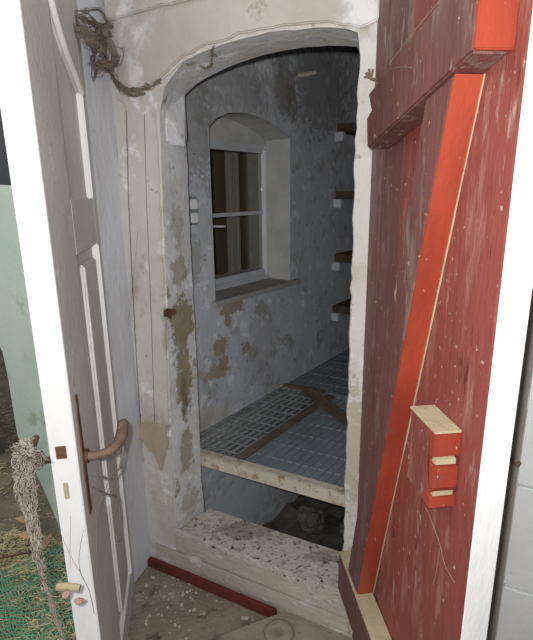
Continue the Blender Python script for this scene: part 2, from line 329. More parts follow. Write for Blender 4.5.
# thicker lump on the upper reveal
bm = B()
lo = [WL.p(*WL.px(161, 108, .03), .03), WL.p(*WL.px(184, 96, DEP), DEP-.01), WL.p(*WL.px(186, 139, DEP), DEP-.01), WL.p(*WL.px(183, 147, .12), .12), WL.p(*WL.px(163, 143, .03), .03)]
inn = WL.d*.022
solid([Vector(p)-WL.d*.01 for p in lo], [Vector(p)+WL.d*.014 for p in lo], bm)
struct(obj('trim_7', bm, 'casing', bevel=.006), 'thick lump of plaster on the upper left reveal ending in a notch')
bm = B()
def joint(pp, w_, off=-.0155):
    for i in range(len(pp)-1):
        (a0, z0), (a1, z1) = pp[i], pp[i+1]; prism(bm, WL, [(a0, z0), (a1, z1), (a1+w_, z1), (a0+w_, z0)], off, off+.002)
joint([WL.px(142, 474), WL.px(143, 510), WL.px(148, 556)], .003, -.0115); joint([WL.px(129, 112), WL.px(131, 200), WL.px(135, 290), WL.px(140, 380), WL.px(143, 428)], .002, -.0155)
joint([WL.px(147, 115), WL.px(149, 200), WL.px(153, 300), WL.px(157, 425)], .0018, -.0155)
struct(obj('trim_11', bm, 'crack'), 'dark vertical joints between the pale casing boards')
# corner post of the white door
SP = Fr((-.531, 1.818), Vector((-.5748+.531, 1.6921-1.818, 0)))
bm = B(); fbox(bm, SP, -.03, .155, 0, 2.5, 0, -.11)
if (SP.n.dot(Vector((1, 0, 0)))) > 0: pass
o = struct(obj('trim_8', bm, 'blue_white', bevel=.004), 'bluish white upright door post in the corner behind the white door')
# whitewashed boarding right of the red door: raised boards
zr = [(-.02, .20), (.206, .46), (.466, .80), (.806, 1.16), (1.166, 1.52), (1.526, 1.9)]
for z0, z1 in []: pass
bm = B()
tx0 = WL.px(503, 500, -.03)[0]; tx1 = WL.px(514, 500, -.03)[0]
for z0, z1 in zr: fbox(bm, WL, tx1+.004, 2.25, z0, z1, -.018, .0)
struct(obj('wall_right', bm, 'rwall', bevel=.004), 'whitewashed horizontal boarding beyond the red door')
bm = B(); fbox(bm, WL, tx0-.02, tx1, 0, 2.3, -.03, .0)  # added strip in place of the shadow cast by the red door
struct(obj('door_shadow_strip', bm, 'door_shadow', bevel=.003), 'painted shadow of the red door, a grey brown strip beside the boarding')
# ------------------------------------------------------------------ STEP
bm = B(); fbox(bm, WL, .128, .85, 0, ZS-.03, .004, DEP+.0); fbox(bm, WL, -.005, .90, 0, ZS-.03, -.006, -.001)
st = obj('step', bm, 'step', bevel=.006)
tag(st, 'worn off-white threshold step with a chipped dark red top under the doorway', 'step')
bm = B()
f0 = [(.105, -.014), (.5, -.018), (.895, -.016), (.895, -.001), (.85, -.001), (.852, DEP+.004), (.5, DEP), (.165, DEP+.002), (.126, .0), (.106, -.001)]
solid([WL.p(a, ZS-.03, o_) for a, o_ in f0], [WL.p(a, ZS, o_) for a, o_ in f0], bm)
obj('tread', bm, 'step_top', st, bevel=.006, label='chipped top board showing dark red paint')
bm = B(); fbox(bm, WL, .0, .89, .045, .11, -.014, -.006); obj('lower_board', bm, 'step', st, bevel=.004)
bm = B(); fbox(bm, WL, -.03, .60, 0, .038, -.045, -.016)
struct(obj('baseboard_front', bm, 'red_strip', bevel=.005), 'dark red rail on the floor along the foot of the step')
# ------------------------------------------------------------------ FLOORS
bm = B()
fp = [(-.86, 1.5), (-.60, 1.93), (2.6, .9), (2.2, -1.2), (-.30, -1.2)]
fp = [WL.p(-.17, 0, 0), WL.p(2.35, 0, 0), (2.2, -1.3, 0), (-.42, -1.3, 0), (-.42, .9, 0), (-.60, 1.55, 0)]
solid([(p[0], p[1], -.08) for p in fp], [(p[0], p[1], 0) for p in fp], bm)
struct(obj('floor_front', bm, 'floor'), 'dirty brown concrete floor in front of the step')
bm = B()
q = [(-5, -1.5), (3, -1.5), (3, 6), (-5, 6)]
gx, gy = 90, 90; vs = []
for j in range(gy+1):
    for i in range(gx+1):
        x = -4.5+i*4.05/gx; y = -1.3+j*6.5/gy
        vs.append(bm.verts.new((x, y, -.035+.05*noise.noise(Vector((x*2.3, y*2.3, 0)))+.02*noise.noise(Vector((x*9, y*9, 4))))))
for j in range(gy):
    for i in range(gx):
        k = j*(gx+1)+i; x = vs[k].co.x; y = vs[k].co.y
        rel = Vector((x, y, 0))-WL.o
        if rel.dot(WL.n) > -.05 and rel.dot(WL.d) > -.25: continue
        bm.faces.new((vs[k], vs[k+1], vs[k+gx+2], vs[k+gx+1]))
for v in [v for v in bm.verts if not v.link_faces]: bm.verts.remove(v)
struct(obj('ground', bm, 'ground', smooth=True), 'trodden earth outside beyond the white door')
# dim barn wall far behind on the left
bm = B(); fbox(bm, Fr((-5, 5.0), (1, 0)), 0, 3.9, -.1, 3.2, 0, .1)
struct(obj('wall_back', bm, 'dark'), 'dark weathered wall far behind the white door')
# ------------------------------------------------------------------ ROOM BEYOND
def wallpiece(bm, a0, a1, z0, z1): fbox(bm, IN, a0, a1, z0, z1, 0, .30)
NA0, NA1, NZ0 = .145, .80, 1.10
arch = [(.145, 1.885), (.20, 1.925), (.286, 1.956), (.37, 1.968), (.449, 1.970), (.53, 1.962), (.614, 1.948), (.71, 1.922), (.80, 1.888)]
bm = B()
wallpiece(bm, -.22, NA0, -.5, 2.7); wallpiece(bm, NA1, 2.6, -.5, 2.7); wallpiece(bm, NA0, NA1, -.5, NZ0)
prism(bm, IN, arch+[(.80, 2.7), (.145, 2.7)], 0, .30)
bmesh.ops.remove_doubles(bm, verts=bm.verts[:], dist=.0005)
struct(obj('wall_left', bm, 'inner'), 'damp grey limewashed inner wall with peeled tan patches and a window niche')
# lighter plaster lining of the niche
bm = B()
ring = [(NA0, NZ0)]+arch+[(NA1, NZ0)]
ring_in = [(NA0+.004, NZ0+.004)]+[(a+(.004 if a < .4 else -.004)*(abs(a-.47) > .3), z-.004) for a, z in arch]+[(NA1-.004, NZ0+.004)]
A = [bm.verts.new(IN.p(a, z, -.002)) for a, z in ring_in]; D = [bm.verts.new(IN.p(a, z, .15)) for a, z in ring_in]
for i in range(len(A)-1): bm.faces.new((A[i], A[i+1], D[i+1], D[i]))
struct(obj('trim_10', bm, 'niche'), 'pale plaster reveal of the arched window niche')
# room shell
RQ = Vector((IN.d.y, -IN.d.x, 0))
def rp(s, q, z): return IN.o+IN.d*s+RQ*q+Vector((0, 0, z))
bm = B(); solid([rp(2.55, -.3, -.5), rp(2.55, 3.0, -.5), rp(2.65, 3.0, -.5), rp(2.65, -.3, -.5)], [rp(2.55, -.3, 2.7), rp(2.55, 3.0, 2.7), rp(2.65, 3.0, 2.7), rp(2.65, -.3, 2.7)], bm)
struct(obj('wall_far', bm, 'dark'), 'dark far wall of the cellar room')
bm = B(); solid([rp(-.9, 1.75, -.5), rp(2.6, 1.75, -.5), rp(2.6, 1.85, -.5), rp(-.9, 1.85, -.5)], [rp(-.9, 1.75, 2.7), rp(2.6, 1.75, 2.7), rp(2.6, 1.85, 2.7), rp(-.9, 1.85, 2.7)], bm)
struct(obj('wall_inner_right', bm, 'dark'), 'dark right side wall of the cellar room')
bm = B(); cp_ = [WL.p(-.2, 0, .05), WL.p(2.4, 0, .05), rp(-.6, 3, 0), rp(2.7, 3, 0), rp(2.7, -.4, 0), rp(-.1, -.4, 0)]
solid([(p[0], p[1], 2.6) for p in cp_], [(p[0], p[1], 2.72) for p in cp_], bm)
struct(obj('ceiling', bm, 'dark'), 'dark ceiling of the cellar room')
bm = B()
n_ = 40; vs = []
for j in range(n_+1):
    for i in range(n_+1):
        p = rp(-.9+3.5*j/n_, -.1+2.0*i/n_, -.42); p.z += .09*noise.noise(p*4)+.04*noise.noise(p*13); vs.append(bm.verts.new(p))
for j in range(n_):
    for i in range(n_):
        k = j*(n_+1)+i; bm.faces.new((vs[k], vs[k+1], vs[k+n_+2], vs[k+n_+1]))
struct(obj('floor_pit', bm, 'pit'), 'dark rubble strewn floor of the pit under the grating')
rocks = [((1.05, .16), .10), ((1.30, .42), .13), ((.98, .48), .11), ((.62, .28), .075), ((1.40, .14), .09), ((1.12, .80), .13), ((.72, .72), .10), ((1.70, .32), .14), ((.70, .50), .065), ((.80, 1.05), .12), ((1.50, .78), .14)]
lab = ['boulder against the wall foot', 'large boulder in the middle of the heap', 'rough stone at the near side of the heap', 'small stone near the step', 'stone tucked at the back by the wall',
       'broad stone on the right of the heap', 'rounded stone behind the step', 'big stone at the back of the heap', 'smallest stone close behind the step', 'stone in the right corner by the jamb', 'boulder at the back right of the heap']
for i, ((s_, q_), r_) in enumerate(rocks):
    bm = B(); c = rp(s_, q_, -.36+r_*.75); rock(bm, c, r_, (1, 1, .9), i+1, 3)
    tag(obj('pit_stone', bm, 'rock', smooth=False), 'dark '+lab[i]+' in the pit under the grating', 'stone', 'stones in the pit')
# ------------------------------------------------------------------ GRATING
ZG = .4685
def gp(s, q, z): return rp(s, q, z)
u_in = WL.d                                      # transverse direction
def front_s(q):
    p0 = IN.o+RQ*q-WL.o
    return (DEP+.028-p0.dot(WL.n))/IN.d.dot(WL.n)
KQ = front_s(1)-front_s(0)
def bars(par, q0, q1, s0f, s1f, pitch_q, pitch_s, m, zt, h, th, cross_h=.008, name='grid'):
    bm = B(); q = q0
    k = int(round((q1-q0)/pitch_q))
    for i in range(k+1):
        q = q0+(q1-q0)*i/k; a, b_ = s0f(q), s1f(q)
        if b_-a < .02: continue
        P = [gp(a, q-th/2, 0), gp(b_, q-th/2, 0), gp(b_, q+th/2, 0), gp(a, q+th/2, 0)]
        solid([p+Vector((0, 0, zt-h)) for p in P], [p+Vector((0, 0, zt)) for p in P], bm)
    L = s1f(q0)-s0f(q0); k = int(L/pitch_s)
    for i in range(k+1):
        t = i/k
        A = gp(s0f(q0)+(s1f(q0)-s0f(q0))*t, q0, 0); D = gp(s0f(q1)+(s1f(q1)-s0f(q1))*t, q1, 0); w = IN.d*.003
        P = [A-w, D-w, D+w, A+w]
        solid([p+Vector((0, 0, zt-cross_h)) for p in P], [p+Vector((0, 0, zt-.003)) for p in P], bm)
    return obj(name, bm, m, par)
def edgeframe(par, q0, q1, s0f, s1f, w, zt, h, m):
    bm = B()
    for qa, qb in ((q0, q0+w), (q1-w, q1)):
        P = [gp(s0f(qa), qa, 0), gp(s1f(qa), qa, 0), gp(s1f(qb), qb, 0), gp(s0f(qb), qb, 0)]
        solid([p+Vector((0, 0, zt-h)) for p in P], [p+Vector((0, 0, zt)) for p in P], bm)
    for sf, sg in ((s0f, 1), (s1f, -1)):
        P = [gp(sf(q0), q0, 0), gp(sf(q1), q1, 0), gp(sf(q1)+sg*w, q1, 0), gp(sf(q0)+sg*w, q0, 0)]
        solid([p+Vector((0, 0, zt-h)) for p in P], [p+Vector((0, 0, zt)) for p in P], bm)
    return obj('edge_frame', bm, m, par)
sf = front_s
tr_s = lambda q: .705+KQ*q
def grate(label, q0, q1, s0, s1, m, pq, ps, plate, loc):
    r = empty('floor_grate', loc, label=label, cat='grating', group='floor gratings of the cellar room')
    bars(r, q0+.006, q1-.006, s0, s1, pq, ps, m, ZG-.001, .012, .0035)
    edgeframe(r, q0, q1, s0, s1, .006, ZG, .026, 'galv')
    if plate:
        P = [gp(s0(q0), q0, 0), gp(s1(q0), q0, 0), gp(s1(q1), q1, 0), gp(s0(q1), q1, 0)]
        obj('backing_sheet', solid([p+Vector((0, 0, ZG-.013)) for p in P], [p+Vector((0, 0, ZG-.009)) for p in P]), 'galv_plate', r)
    return r
grate('open steel floor grating along the window wall, nearest the step', .005, .285, sf, tr_s, 'galv_light', .034, .075, False, gp(.2, .14, ZG-.026))
bm = B(); P = [gp(sf(.29)+.035, .29, 0), gp(tr_s(.29), .29, 0), gp(tr_s(.335), .335, 0), gp(sf(.335)+.035, .335, 0)]
solid([p+Vector((0, 0, ZG-.024)) for p in P], [p+Vector((0, 0, ZG+.003)) for p in P], bm)
tag(obj('joist_bar', bm, 'rust_bar', bevel=.002), 'flat brown rusty bar between the two near gratings', 'bar')
grate('blue grey close-meshed floor grating right of the flat bar', .34, 1.25, sf, tr_s, 'galv', .036, .11, True, gp(.2, .8, ZG-.026))
grate('blue grey floor grating at the far end of the room', .005, 1.7, lambda q: .73+KQ*q, lambda q: 2.5, 'galv', .036, .13, True, gp(1.6, .8, ZG-.026))
bm = B(); a = gp(.735, .0, 0); b_ = gp(.735+KQ*.26, .26, 0); w = IN.d*.012
P = [a-w, b_-w, b_+w, a+w]; solid([p+Vector((0, 0, ZG-.02)) for p in P], [p+Vector((0, 0, ZG+.006)) for p in P], bm)
tag(obj('cross_bar', bm, 'rust_bar', bevel=.002), 'thin rusty cross bar at the far edge of the near grating by the wall', 'bar')
bm = B(); a = onz(305, 391, ZG+.004); b_ = onz(372, 442, ZG+.004); dr = (b_-a).normalized(); sd = Vector((dr.y, -dr.x, 0))
P = [a-sd*.028, b_-sd*.028, b_+sd*.028, a+sd*.028]; solid(P, [p+Vector((0, 0, .006)) for p in P], bm)
P = [a-sd*.028, b_-sd*.028, b_-sd*.022, a-sd*.022]; solid(P, [p+Vector((0, 0, .03)) for p in P], bm)
tag(obj('angle_iron', bm, 'rust_bar', bevel=.001), 'brown angle iron lying askew across the gratings', 'angle iron')
# cream front angle
bm = B()
fr_o = DEP+.02; a0 = WL.px(194, 456, fr_o)[0]-.02
fbox(bm, WL, a0, 1.15, .412, ZG+.001, fr_o, fr_o+.006); fbox(bm, WL, a0, 1.15, ZG-.005, ZG+.003, fr_o+.0, fr_o+.04)
tag(obj('front_angle_bar', bm, 'cream_bar', bevel=.0015), 'cream painted rusting angle iron along the near edge of the gratings', 'bar')
# ------------------------------------------------------------------ WINDOW
wr = empty('window_1', IN.p(.47, NZ0, .15), label='small white framed window in the arched niche of the grey wall', kind='structure')
W0 = .15
bm = B(); fbox(bm, IN, NA0, NA0+.05, 1.10, 1.855, W0, W0+.06); fbox(bm, IN, .775, .80, 1.10, 1.855, W0, W0+.06)
fbox(bm, IN, NA0+.05, .775, 1.83, 1.855, W0, W0+.06); fbox(bm, IN, NA0+.05, .775, 1.10, 1.135, W0, W0+.06)
obj('frame', bm, 'win', wr, bevel=.003)
bm = B(); prism(bm, IN, [(NA0, 1.855)]+[(a, z-.002) for a, z in arch]+[(NA1, 1.855)], W0+.01, W0+.05); obj('arch_panel', bm, 'niche', wr)
c0, c1 = .205, .770
sash = B(); fbox(sash, IN, c0, c0+.04, 1.137, 1.828, W0-.012, W0+.03); fbox(sash, IN, c0+.04, c1-.028, 1.812, 1.828, W0-.012, W0+.03); fbox(sash, IN, c0+.04, c1-.028, 1.137, 1.168, W0-.012, W0+.03)
so = obj('casement', sash, 'win', wr, bevel=.003)
bm = B(); fbox(bm, IN, c1-.028, c1, 1.137, 1.828, W0-.014, W0+.03); obj('stile', bm, 'win_lit', so, bevel=.003, label='white right stile with light painted in')
bm = B(); fbox(bm, IN, c0+.04, c1-.028, 1.482, 1.502, W0-.008, W0+.02); obj('glazing_bar', bm, 'win', so, bevel=.003)
for z0, z1 in ((1.168, 1.482), (1.502, 1.812)):
    bm = B(); fbox(bm, IN, c0+.04, c1-.028, z0, z1, W0+.006, W0+.009); obj('pane', bm, 'glass', so)
bm = B(); tube(bm, [IN.p(.30, 1.44, W0-.02), IN.p(.345, 1.437, W0-.035), IN.p(.37, 1.436, W0-.035)], .005); obj('catch', bm, 'win_lit', so)
bm = B()
solid([IN.p(a, 1.078, o_) for a, o_ in ((.115, -.035), (.87, -.035), (.87, -.004), (.80, -.004), (.80, .15), (.145, .15), (.145, -.004), (.115, -.004))],
      [IN.p(a, 1.104, o_) for a, o_ in ((.115, -.035), (.87, -.035), (.87, -.004), (.80, -.004), (.80, .15), (.145, .15), (.145, -.004), (.115, -.004))], bm)
obj('window_sill', bm, 'sill', wr, bevel=.003, label='dusty board sill')
# things seen behind the glass: outer window post and a boarded passage
bm = B(); ax = IN.px(231, 210, .40)[0]; fbox(bm, IN, ax, ax+.055, 1.0, 2.1, .40, .44); fbox(bm, IN, ax+.075, ax+.10, 1.0, 2.1, .41, .44)
fbox(bm, IN, .45, 1.3, 1.90, 1.96, .405, .435); fbox(bm, IN, .45, 1.3, 1.04, 1.12, .405, .435)
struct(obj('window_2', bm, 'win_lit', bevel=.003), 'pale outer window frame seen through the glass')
bm = B()
fbox(bm, IN, -.2, 1.9, .6, 2.6, .65, .7); fbox(bm, IN, -.2, -.15, .6, 2.6, .3, .65); fbox(bm, IN, 1.85, 1.9, .6, 2.6, .3, .65)
fbox(bm, IN, -.2, 1.9, .55, .6, .3, .7); fbox(bm, IN, -.2, 1.9, 2.6, 2.65, .3, .7)
struct(obj('wall_outer', bm, 'vent_dark'), 'dim brown boarded space behind the window')
# ------------------------------------------------------------------ FITTINGS IN THE ROOM
r = empty('light_switch', IN.p(.03, 1.47, 0), label='grey double light switch on the inner wall beside the arch', cat='switch')
bm = B(); fbox(bm, IN, -.022, .043, 1.468, 1.588, -.022, 0); obj('housing', bm, 'plastic', r, bevel=.006)
for z0 in (1.478, 1.535):
    bm = B(); fbox(bm, IN, -.012, .032, z0, z0+.042, -.030, -.022); obj('rocker', bm, 'plastic_light', r, bevel=.004)
bm = B(); p = IN.p(*IN.px(299, 75), 0); tube(bm, [p+IN.n*.01, p-IN.n*.05-Vector((0, 0, .004)), p-IN.n*.09+IN.d*.03+Vector((0, 0, .006))], [.012, .012, .010])
tag(obj('wall_peg', bm, 'flake'), 'short pale wooden peg high on the inner wall', 'peg')
SHL = [(1.96, 'highest'), (1.555, 'second'), (1.15, 'third'), (.80, 'lowest')]
for (z, w_) in SHL:
    r = empty('wall_shelf', IN.p(1.5, z, 0), label={'highest': 'narrow dark shelf at the top by the right jamb', 'second': 'dark shelf second from the top in the dim corner', 'third': 'dark shelf third from the top in the dim corner', 'lowest': 'dark shelf lowest in the corner just above the grating'}[w_], cat='shelf', group='shelves in the far corner')
    bm = B(); fbox(bm, IN, 1.33, 2.3, z, z+.05, -.24, 0); obj('shelf_board', bm, 'board', r, bevel=.003)
    bm = B(); fbox(bm, IN, 1.305, 1.35, z-.055, z-.001, -.055, 0); obj('bracket', bm, 'win', r, bevel=.003, label='white painted bracket block')
# ------------------------------------------------------------------ WHITE PANELLED DOOR
DW, DT = .675, .06
dr_ = empty('door_1', WD.p(0, .02, -.03), label='white painted panelled door standing open at the left with a rusty lever handle', kind='structure')
def dpart(name, pieces, m, par=dr_, bev=.002, label=None):
    bm = B()
    for a0, a1, z0, z1, o0, o1 in pieces: fbox(bm, WD, a0, a1, z0, z1, o0, o1)
    return obj(name, bm, m, par, bevel=bev, label=label)
DTp = 2.35
dpart('stile', [(.0, .078, .02, DTp, -DT, 0)], 'white')
dpart('stile', [(.42, DW-.006, .02, DTp, -DT, 0)], 'white')
dpart('rail', [(.078, .42, .02, .13, -DT, 0)], 'white')
dpart('rail', [(.078, .42, 1.445, 1.59, -DT, 0)], 'white')
dpart('rail', [(.078, .42, 2.20, DTp, -DT, 0)], 'white')
dpart('leaf_edge', [(DW-.006, DW, .02, DTp, -DT, 0)], 'white_lit', label='worn white edge with flash light painted in')
# lower panel: recessed ground with a raised field
dpart('panel', [(.078, .42, .13, 1.445, -.045, -.016)], 'white', bev=0)
dpart('raised_field', [(.125, .325, .175, 1.405, -.02, -.002)], 'white', bev=.006)
dpart('moulding', [(.078, .096, .13, 1.445, -.016, .006)], 'white_lit', bev=.004)
# upper panel with shaped head
dpart('panel', [(.078, .42, 1.59, 2.20, -.045, -.016)], 'white', bev=0)
dpart('moulding', [(.078, .094, 1.59, 1.905, -.016, .004)], 'white_lit', bev=.004)
bm = B()
arc = [(.078, 1.90), (.16, 1.935), (.27, 1.975), (.36, 2.03), (.42, 2.09)]
prism(bm, WD, arc+[(.42, 2.20), (.078, 2.20)], -.03, .0)
obj('panel_head', bm, 'white', dr_, bevel=.003)
bm = B(); tube(bm, smooth_path([WD.p(a, z, .0) for a, z in arc], 4), .009); obj('head_moulding', bm, 'white_lit', dr_, smooth=True)
# lock: rust strip on the face, plate on the edge
bm = B(); prism(bm, WD, jag([(.60, .80), (.628, .80), (.63, 1.0), (.628, 1.13), (.612, 1.13), (.606, .98)], .003, .02), 0, .003); obj('lock_plate', bm, 'rust', dr_, label='dark rusty lock plate on the face')
E_ = Fr(WD.p(DW, 0, -DT), WD.n)    # the edge face, run along the thickness
if E_.n.dot(WD.d) < 0: E_.n = -E_.n
bm = B(); prism(bm, E_, [(.014, .995), (.038, .995), (.038, 1.028), (.014, 1.028)], 0, .003); obj('bolt_plate', bm, 'rust', dr_, bevel=.001, label='small rusty square plate on the edge')
bm = B(); prism(bm, E_, [(.020, .885), (.032, .885), (.032, .93), (.020, .93)], 0, .002); obj('strike_plate', bm, 'wood_pale', dr_, bevel=.001)
hs, hz = .602, .955
def wd(a, z, o): return WD.p(a, z, o)
bm = B(); tube(bm, smooth_path([wd(hs, hz, .0), wd(hs, hz, .03), wd(hs-.005, hz+.004, .058), wd(hs-.03, hz+.006, .075), wd(hs-.07, hz+.012, .085), wd(hs-.12, hz+.03, .086)], 5), [.011]*8+[.0115]*5+[.0135]*5+[.016]*6+[.0155, .010], 12)
obj('lever_handle', bm, 'rust_pale', dr_, smooth=True, label='rusty bent iron lever')
bm = B(); tube(bm, [wd(hs, hz, .0), wd(hs, hz, .010)], .019, 16); obj('rosette', bm, 'rust', dr_)
bm = B(); tube(bm, smooth_path([wd(hs, hz, -DT), wd(hs, hz-.001, -DT-.04), wd(hs-.006, hz, -DT-.065), wd(hs-.05, hz+.004, -DT-.078), wd(hs-.10, hz+.015, -DT-.08)], 5), .0085, 10)
obj('outer_lever', bm, 'rust', dr_, smooth=True, label='rusty lever on the outer side')
# ------------------------------------------------------------------ RED PLANK DOOR
rr = empty('door_2', RD.p(0, .02, -.03), label='red painted plank door with thick brace opened at the right', kind='structure')
planks = [-.004, .085, .225, .345, .49, .655]
for i in range(5):
    bm = B(); prism(bm, RD, [(planks[i]+.001, .02), (planks[i+1]-.001, .02), (planks[i+1]-.001, 2.45), (planks[i]+.001, 2.45)], -.052, 0 if i % 2 == 0 else -.0015)
    obj('plank', bm, 'red_shaded' if i < 2 else 'red', rr, bevel=.003, label='dusty plank by the hinge with shade painted in' if i < 2 else None)
bm = B(); fbox(bm, RD, .655, .6585, .02, 2.45, -.054, -.001); obj('leaf_edge', bm, 'white_lit', rr, bevel=.001, label='white painted edge with flash light painted in')
# top ledge, tilted
T = .060; TB = .054
r_ = lambda x, y, o=T: RD.px(x, y, o)
eb = r_(472, 52); et = (eb[0], 1.985)
led = [r_(374, 142), r_(367, 149), eb, et, r_(440, 0), r_(388, 68), r_(368, 94), r_(371, 110), r_(366.5, 118)]
bm = B(); prism(bm, RD, led[1:6]+[led[6], led[7], led[8]], 0.0, T); obj('ledge', bm, 'red_shaded', rr, bevel=.004, label='worn horizontal top timber with shade painted in')
bm = B(); prism(bm, RD, [(eb[0]+.0005, eb[1]+.001), (eb[0]+.010, eb[1]+.002), (et[0]+.010, et[1]), (et[0]+.0005, et[1])], 0.0, T); obj('ledge_end', bm, 'red_lit', rr, bevel=.002, label='red end of the top timber with flash light painted in')
b0 = RD.px(373, 592, 0); b1 = RD.px(484, 73, 0); zb0 = b0[1]; sb = b0[0]+(b1[0]-b0[0])*(zb0-b0[1])/(b1[1]-b0[1])
led_z = lambda a: led[1][1]+(eb[1]-led[1][1])*(a-led[1][0])/(eb[0]-led[1][0])
b1 = (b1[0], led_z(b1[0])-.001)
bm = B(); prism(bm, RD, [(sb-.098, zb0), (sb, zb0), b1, (b1[0]-.10, led_z(b1[0]-.10)-.001)], 0, TB-.002); br = obj('brace', bm, 'red_shaded', rr, bevel=.003, label='long diagonal brace')
bm = B(); prism(bm, RD, [(sb, zb0), (sb+.003, zb0), (b1[0]+.003, b1[1]), b1], .001, TB-.003); obj('brace_edge', bm, 'red_lit', br, label='glossy red side of the brace with flash light painted in')
bm = B(); prism(bm, RD, [(sb+.003, zb0), (sb+.005, zb0), (b1[0]+.0055, b1[1]), (b1[0]+.003, b1[1])], -.001, .002); obj('paint_line', bm, 'wood_pale', br)
bm = B(); prism(bm, RD, [(.0, zb0-.15), (.64, zb0-.15), (.64, zb0-.006), (.0, zb0-.006)], 0, T); bl = obj('ledge', bm, 'red_shaded', rr, bevel=.004)
bm = B(); prism(bm, RD, [(.0, zb0-.0055), (.64, zb0-.0055), (.64, zb0-.001), (.0, zb0-.001)], 0.002, T-.002); obj('ledge_top', bm, 'wood_pale', bl, label='worn bare pale top face')
# block with two saddle notches
bkx = [(.458, 1.0), (.568, 1.0), (.568, 1.022), (.556, 1.026), (.560, 1.040), (.568, 1.044), (.568, 1.088), (.548, 1.094), (.552, 1.106), (.568, 1.112), (.568, 1.160), (.458, 1.160)]
blk = empty('latch_block', RD.p(.51, 1.0, .026), label=None)
blk.parent = rr; blk.location = RD.p(.51, 1.0, .026)-rr.location
del blk
blk = [o for o in bpy.data.objects if o.name.startswith('latch_block')][0]
bm = B(); prism(bm, RD, [(.458, 1.0), (.546, 1.0), (.546, 1.160), (.458, 1.160)], 0, .052); obj('block_body', bm, 'red', blk, bevel=.002)
bm = B(); prism(bm, RD, [(.5465, 1.0)]+bkx[1:-1]+[(.5465, 1.160)], 0, .052); obj('notched_front', bm, 'red_lit', blk, bevel=.0015, label='red notched front of the block with flash light painted in')
bm = B(); prism(bm, RD, [(.454, 1.160), (.570, 1.160), (.570, 1.165), (.456, 1.166)], -.0, .054); obj('block_top', bm, 'wood_pale', blk, bevel=.0015, label='bare pale wooden top')
bm = B(); prism(bm, RD, [(.550, 1.0945), (.5675, 1.0945), (.5675, 1.105), (.556, 1.108)], .006, .046); prism(bm, RD, [(.556, 1.0265), (.567, 1.0265), (.567, 1.037)], .006, .046); obj('saw_cut', bm, 'wood_pale', blk)
fq = RD.px(462, 430, 0); blk.location += RD.d*(fq[0]-.568)+Vector((0, 0, fq[1]-1.165))
for (x, y) in ((416, 423), (429, 428), (420, 453), (413, 470), (426, 490)):
    a, z = RD.px(x, y); bm = B(); tube(bm, [RD.p(a, z, -.002), RD.p(a, z, .003)], .0065, 10); obj('screw_head', bm, 'screw', rr)
# hinge-side hook on the jamb
bm = B(); p = lambda x, y, o=-.01: WL.p(*WL.px(x, y, o), o)
tube(bm, smooth_path([p(380, 79, 0), p(376, 80, -.02), p(370, 78, -.03), p(366, 73, -.03)], 4), .004, 8); tube(bm, [p(370, 78, -.03), p(369, 69, -.03)], .003, 8); tube(bm, [p(371, 78, -.03), p(373, 69, -.025)], .0025, 8); tube(bm, [p(372, 78, -.03), p(364, 77, -.03)], .0025, 8)
tag(obj('wire_hook', bm, 'rust_pale'), 'small rusty bent wire hook on the right jamb beside the dark red timber', 'hook')
# rusty latch catch on left reveal
bm = B(); a, z = WL.px(168, 312); q = [(a-.004, z-.016), (a+.03, z-.008), (a+.03, z+.016), (a-.004, z+.02)]
prism(bm, WL, [(a-.006, z-.018), (a+.012, z-.026), (a+.016, z-.01), (a+.036, z-.004), (a+.036, z+.014), (a-.006, z+.014)], .0, .006)
prism(bm, WL, [(a-.002, z-.014), (a+.006, z-.014), (a+.006, z+.012), (a-.002, z+.012)], -.02, .002)
for v in bm.verts: v.co += WL.n*-.004
tag(obj('latch_catch', bm, 'rust', bevel=.001), 'rusty broken latch catch on the left edge of the doorway', 'latch')
# hook on the strip right of the red door
bm = B(); o_ = -.03
tube(bm, smooth_path([WL.p(*WL.px(511, 461, o_), o_+.004), WL.p(*WL.px(513, 461, o_-.02), o_-.02), WL.p(*WL.px(517, 465, o_-.03), o_-.03), WL.p(*WL.px(520, 462, o_-.03), o_-.03)], 4), .0045, 8)
tag(obj('wall_hook', bm, 'rust_pale'), 'small dusty hook on the grey strip right of the red door', 'hook')
# ------------------------------------------------------------------ OUTSIDE LEFT
GP = Fr(onz(60, 527, 0), WL.d)
gz = lambda x, y: GP.px(x, y)
gpts = [gz(95, 400), gz(95, 530), gz(60, 530), gz(52, 510), gz(38, 478), gz(24, 452), gz(17, 435), gz(13, 412), gz(8, 380), gz(2, 352), gz(-14, 320), gz(-60, 300), gz(-60, 183), gz(0, 185), gz(95, 190)]
bm = B(); prism(bm, GP, gpts, 0, .02)
gpn = obj('green_board', bm, 'green', bevel=.004); tag(gpn, 'pale green painted board with a curved lower edge behind the white door', 'board')
bm = B(); c = onz(0, 455, 0); c = Vector((c.x-.36, c.y+.0, -.02)); prof = [(0, 0), (.30, 0), (.31, .02), (.30, .05), (.325, .28), (.335, .30), (.325, .32), (.33, .55), (.34, .57), (.33, .59), (.30, .82), (.31, .85), (.0, .85)]
rg = []
for rad, z in prof:
    rg.append([bm.verts.new(c+Vector((max(rad, .001)*math.cos(2*math.pi*k/32), max(rad, .001)*math.sin(2*math.pi*k/32), z))) for k in range(32)])
for i in range(len(rg)-1):
    for k in range(32): bm.faces.new((rg[i][k], rg[i][(k+1) % 32], rg[i+1][(k+1) % 32], rg[i+1][k]))
bm.faces.new(rg[0][::-1]); bm.faces.new(rg[-1])
tag(obj('rusty_drum', bm, 'barrel', smooth=False), 'dark rusty drum at the far left edge beyond the green board', 'drum')
